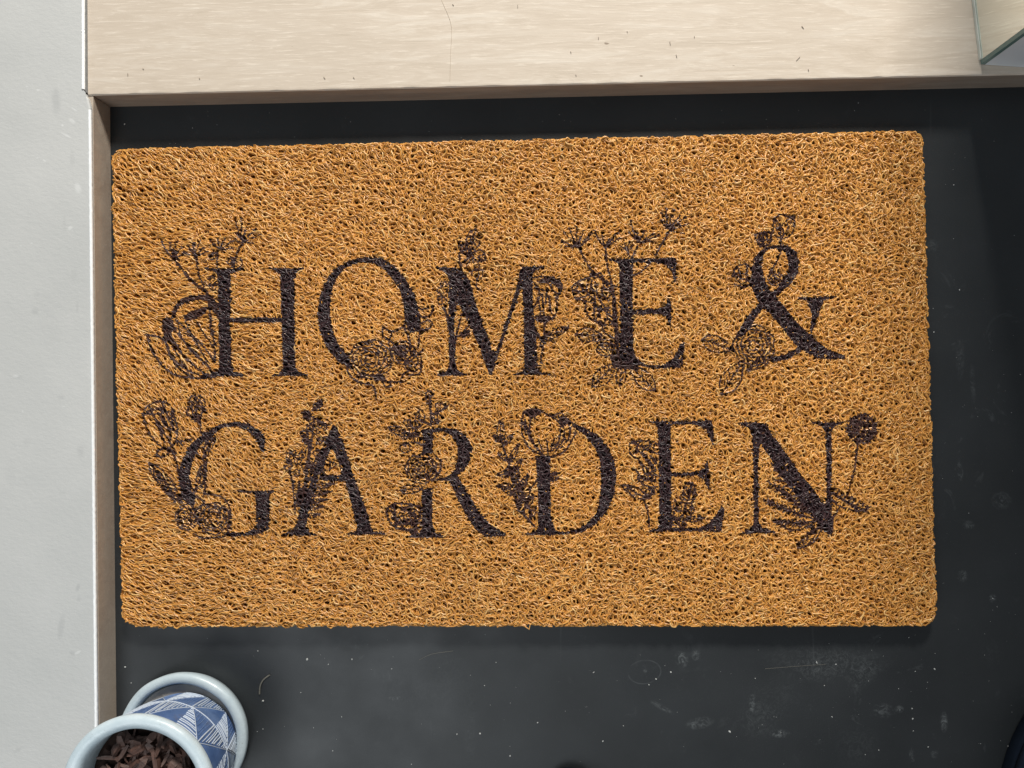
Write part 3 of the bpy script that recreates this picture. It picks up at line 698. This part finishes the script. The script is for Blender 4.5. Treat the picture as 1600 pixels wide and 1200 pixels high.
# incised white pattern: big zig-zag triangles with hatching, carved lines standing a hair proud
MS = m_simple('white_incising', (.56,.64,.74), .35, .5, .08, 200)
def bp(u,z,off=.0003): # u: arc position in metres round the pot
    a=u/.054; r=rb(z)+off; return (PC[0]+r*math.cos(a), PC[1]+r*math.sin(a), z)
lines=[]; lw=[]
rp=random.Random(4)
def seg(a_, b_, wd, wv=.0004):
    ph=rp.uniform(0,6); q=[]
    for i in range(12):
        t=i/11; q.append(bp(a_[0]+(b_[0]-a_[0])*t + wv*math.sin(ph+t*3.5), a_[1]+(b_[1]-a_[1])*t + wv*.5*math.sin(ph*2+t*5), rp.uniform(.00005,.0002)))
    lines.append(q); lw.append(wd)
def hatch(A,B,C,n,wd):
    lerp=lambda p,q,t:(p[0]+(q[0]-p[0])*t, p[1]+(q[1]-p[1])*t)
    for k in range(1,n):
        t=(k+rp.uniform(-.2,.2))/n
        seg(lerp(lerp(A,C,t),lerp(B,C,t),.06), lerp(lerp(A,C,t),lerp(B,C,t),.92), wd*rp.uniform(.75,1.2), .0003)
circ=2*math.pi*.054; nt=7; ws=circ/nt; rows=[.011,.050,.0895]
for k in range(2):
    z0_,z1_=rows[k],rows[k+1]; off=(k%2)*.5*ws
    for i in range(nt):
        u=i*ws+off+.013; zj=.5*(z0_+z1_)
        A,B,Cc,D=(u,z0_),(u+ws,z0_),(u+ws,z1_),(u,z1_); M=(u+ws*.5,z0_ if i%2 else z1_)
        seg(A,D,.0009); seg(A,B,.0007)
        if i%2: seg(A,(u+ws*.5,z1_),.0005); seg((u+ws*.5,z1_),B,.0005); hatch(A,(u+ws*.5,z0_),(u+ws*.5,z1_),12,.00085); hatch(B,(u+ws*.5,z0_),(u+ws*.5,z1_),9,.0003); hatch(A,D,(u+ws*.5,z1_),9,.00028); seg((u+ws*.5,z0_),(u+ws*.5,z1_),.0005)
        else:   seg(D,(u+ws*.5,z0_),.0005); seg((u+ws*.5,z0_),Cc,.0005); hatch(D,(u+ws*.5,z1_),(u+ws*.5,z0_),12,.00080); hatch(B,Cc,(u+ws*.5,z0_),11,.00080); hatch(A,D,(u+ws*.5,z0_),8,.00028)
P=np.array(lines); LW=np.array(lw)
V,F=tubes(P[LW>.0004], LW[LW>.0004]*.8,6); np_obj('incised_pattern', V, F, MS, pot)
V,F=tubes(P[LW<=.0004], LW[LW<=.0004],6); np_obj('faint_hatching', V, F, m_simple('faint_incising', (.17,.26,.46), .35, .5, .1, 200), pot)
# bark chips in the pot
bm=bmesh.new(); bmesh.ops.create_circle(bm, cap_ends=True, radius=.0492, segments=64)
for v in bm.verts: v.co += Vector((PC[0],PC[1],.076))
bm_obj('soil', bm, m_simple('dark_soil', (.022,.012,.009), .9, .2, .4, 300, .002), pot)
MCH=m_simple('bark', (.085,.045,.034), .55, .45, .5, 130, .0008)
bm=bmesh.new()
for i in range(150):
    rr_=.043*math.sqrt(rp.random()); an=rp.uniform(0,6.28)
    ln=rp.uniform(.008,.026); wd=rp.uniform(.0018,.0075); th=rp.uniform(.001,.004)
    n0=len(bm.verts); ret=bmesh.ops.create_cube(bm,size=1); vs=ret['verts']
    e2=bmesh.ops.subdivide_edges(bm, edges=list({e for v in vs for e in v.link_edges}), cuts=2, use_grid_fill=True)
    bm.verts.ensure_lookup_table(); vs=bm.verts[n0:]
    rm = Matrix.Rotation(rp.uniform(0,3.14),4,'Z')@Matrix.Rotation(rp.gauss(0,.4),4,'Y')@Matrix.Rotation(rp.gauss(0,.5),4,'X')
    rmax = max(0,.0475-ln*.5); rr_=min(rr_,rmax)
    cz=.0775+rp.random()*.009
    for v in vs:
        p=Vector(v.co); nn=noise.noise(p*3+Vector((i*3,0,0)))*.28
        k=1-.45*abs(p.x*2)**3
        p=Vector((p.x*ln, p.y*wd*k*(1+nn), p.z*th*(1+nn)+.0012*math.sin(p.x*5+i)))
        v.co = rm@p + Vector((PC[0]+rr_*math.cos(an), PC[1]+rr_*math.sin(an), cz))
o=bm_obj('bark_chips', bm, MCH, pot, False); o['kind']='stuff'
props(pot, 'blue hatched glazed plant pot with white rim full of bark', 'plant pot')

# ------------------------------------------------------------------ shoes of the person standing over the recess
def shoe(name, cx, toe_y, label, mat_u, mat_s, wid=.098, ln=.27, rotz=0):
    e = empty(name, (cx, toe_y, 0)); 
    def outline(k):
        pts=[]
        for i in range(48):
            a=2*math.pi*i/48; x=math.sin(a); y=math.cos(a)
            wv = wid*.5*(1 if y>0 else .80)*(1+.10*max(0,y)) 
            pts.append((x*wv*k*(abs(x)**-.12 if abs(x)>.01 else 1), -ln*.5+y*ln*.5*k))
        return pts
    rows=[]
    for (z,k) in ((.0008,.985),(.002,1.0),(.012,1.0),(.0135,.985)): rows.append((z,k))
    def build(nm, rows, m, top=True, hf=None):
        bm=bmesh.new(); vr=[]
        for z,k in rows:
            vr.append([bm.verts.new((x, y, z*(hf(y) if hf else 1)+(0 if not hf else .012*(1-hf(y))))) for x,y in outline(k)])
        for a_,b_ in zip(vr[:-1],vr[1:]):
            for i in range(48): bm.faces.new((a_[i],a_[(i+1)%48],b_[(i+1)%48],b_[i]))
        if top: bm.faces.new(vr[-1])
        bm.faces.new(vr[0][::-1])
        bmesh.ops.recalc_face_normals(bm, faces=bm.faces[:]); me=bpy.data.meshes.new(nm); bm.to_mesh(me); bm.free()
        for p in me.polygons: p.use_smooth=True
        o=bpy.data.objects.new(nm,me); COL.objects.link(o); me.materials.append(m); o.parent=e; return o
    build('sole', rows, mat_s)
    hf=lambda y: .55+.45*min(1,max(0,-y/.16))
    build('upper', [(.013,.955),(.024,.965),(.040,.93),(.054,.84),(.064,.68),(.069,.45),(.070,.2)], mat_u, True, hf)
    e.rotation_euler=(0,0,rotz)
    props(e,label,'shoe',group='shoes of the person taking the photo')
    return e
MN=m_simple('navy_suede',(.012,.020,.036),.85,.2,.2,160,.0005); MNS=m_simple('navy_sole',(.008,.012,.020),.95,.05,.15,90)
MN2=m_simple('blue_grey_knit',(.060,.085,.125),.85,.2,.2,160,.0005)
shoe('shoe', U(886,1190,.0).x, U(886,1214,.02).y, 'blue grey shoe toe peeking in at the bottom edge', MN2, MNS, wid=.082, rotz=.05)
shoe('shoe', U(1652,1190,.0).x, U(1628,1102,.02).y, 'dark navy shoe at the lower right corner', MN, MNS, wid=.094, rotz=-.10)

# ------------------------------------------------------------------ crumbs, fibres and hairs lying about
crumb_pts=[(403,1017),(480,1030),(513,1038),(550,1030),(470,1082),(411,1095),(402,1143),(411,1139),(490,1137),(534,1120),(612,1045),(735,1055),(757,1071),(775,1035),(714,1147),(750,1146),(643,1194),(797,1181),(840,1129),(927,1051),(942,1158),(974,1134),(1014,1070),(1048,1050),(1039,1040),(1025,1061),(928,1050),(1276,1035),(1288,1071),(1357,1064),(1352,1179),(1373,1172),(1404,1076),(1425,1107),(1426,1123),(1532,1162),(1575,1166),(1558,948),(1551,935),(1430,1049),(1461,1021),(1460,1045),(1449,1066),(1420,996),(205,1067),(196,1042),(520,1173),(1306,1038),(1380,1025),(1490,289),(1490,373),(1458,482),(1459,519),(1341,161),(1335,173),(195,194),(301,200),(1499,453),(1594,585),(1140,1143),(1220,1145),(1300,1120),(1180,1060),(1450,1167),(1427,1142)]
bm=bmesh.new()
def crumb(x,y,z,s):
    v0=len(bm.verts); ret=bmesh.ops.create_icosphere(bm, subdivisions=1, radius=1)
    sx,sy,sz=s*rp.uniform(.6,1.5),s*rp.uniform(.6,1.3),s*.5
    rz=Matrix.Rotation(rp.uniform(0,3.1),3,'Z')
    for v in ret['verts']:
        v.co=rz@Vector((v.co.x*sx*rp.uniform(.7,1.2),v.co.y*sy*rp.uniform(.7,1.2),v.co.z*sz)); v.co+=Vector((x,y,z+s*.3))
for (px,py) in crumb_pts:
    p=U(px,py); crumb(p.x,p.y,0,rp.choice([.0004,.0005,.0006,.0008,.0011]))
for i in range(120):
    px,py=rp.uniform(200,1590),rp.choice([rp.uniform(990,1195),rp.uniform(990,1195),rp.uniform(172,225)])
    if px<390 and py>1030: continue
    p=U(px,py); crumb(p.x,p.y,0,rp.uniform(.00012,.00032))
for i in range(45):
    p=U(rp.uniform(1470,1595),rp.uniform(240,1190)); crumb(p.x,p.y,0,rp.uniform(.00012,.0003))
o=bm_obj('crumbs', bm, m_simple('pale_crumb',(.42,.43,.42),.7,.3,.2,400)); props(o,'scattered pale crumbs and grit on the black floor','crumbs',kind='stuff')
def hair(name, pts, z, rad, m, label, cat, group=None):
    q=catmull([tuple(U(x,y,z)+Vector((0,0,rad*1.1))) for x,y in pts],10)
    V,F=tubes(q[None],np.array([rad]),6); o=np_obj(name,V,F,m); props(o,label,cat,group); return o
MFb=m_simple('pale_fibre',(.15,.145,.125),.6); MHr=m_simple('dark_hair',(.24,.19,.15),.5)
hair('fibre',[(406,1084),(407,1072),(412,1062),(422,1054)],0,.00075,MFb,'thick curved pale fibre on black floor beside the saucer','fibre')
hair('fibre',[(655,1031),(675,1022),(708,1017)],0,.00014,MFb,'long faint thin fibre on the floor below the letter R','fibre')
hair('fibre',[(1195,1045),(1245,1041),(1290,1038)],0,.00012,MFb,'straight pale thin fibre on floor near the bottom right of the mat','fibre')
hair('hair',[(690,0),(705,40),(704,85),(703,128)],ZB,.00015,m_simple('wood_hair',(.50,.42,.33),.5),'long light brown hair lying across the oak floor','hair')
bm=bmesh.new()
for (x,y,a_,l_) in [(708,8,.9,4),(1254,43,.9,6),(1247,92,-.8,10),(1263,110,1.3,4),(892,82,1.3,4),(935,60,1.5,5),(1047,68,1.4,7),(1085,58,1.4,3),(200,117,1.5,5),(980,50,1.2,3),(507,122,.9,5),(553,122,1.,4),(1057,88,1.3,6),(900,118,1.2,3),(312,123,1.,3),(809,10,1.5,6),(224,108,.7,3)]:
    p=U(x,y,ZB); dx,dy=math.cos(a_)*l_*.5*.00045,-math.sin(a_)*l_*.5*.00045; wv=.0002
    vs=[]
    for (sx,sy) in ((-1,-1),(1,-1),(1,1),(-1,1)):
        for zz_ in (0.0001,.0006):
            vs.append(bm.verts.new((p.x+dx*sx-dy*sy*wv/ max(1e-6,l_*.5*.00058), p.y+dy*sx+dx*sy*wv/max(1e-6,l_*.5*.00058), ZB+zz_)))
    b0,t0,b1,t1,b2,t2,b3,t3=vs
    for f_ in ((b0,b1,b2,b3),(t0,t1,t2,t3),(b0,b1,t1,t0),(b1,b2,t2,t1),(b2,b3,t3,t2),(b3,b0,t0,t3)): bm.faces.new(f_)
props(bm_obj('dark_specks',bm,MHr),'tiny dark bits lying on the pale oak floor','specks',kind='stuff')
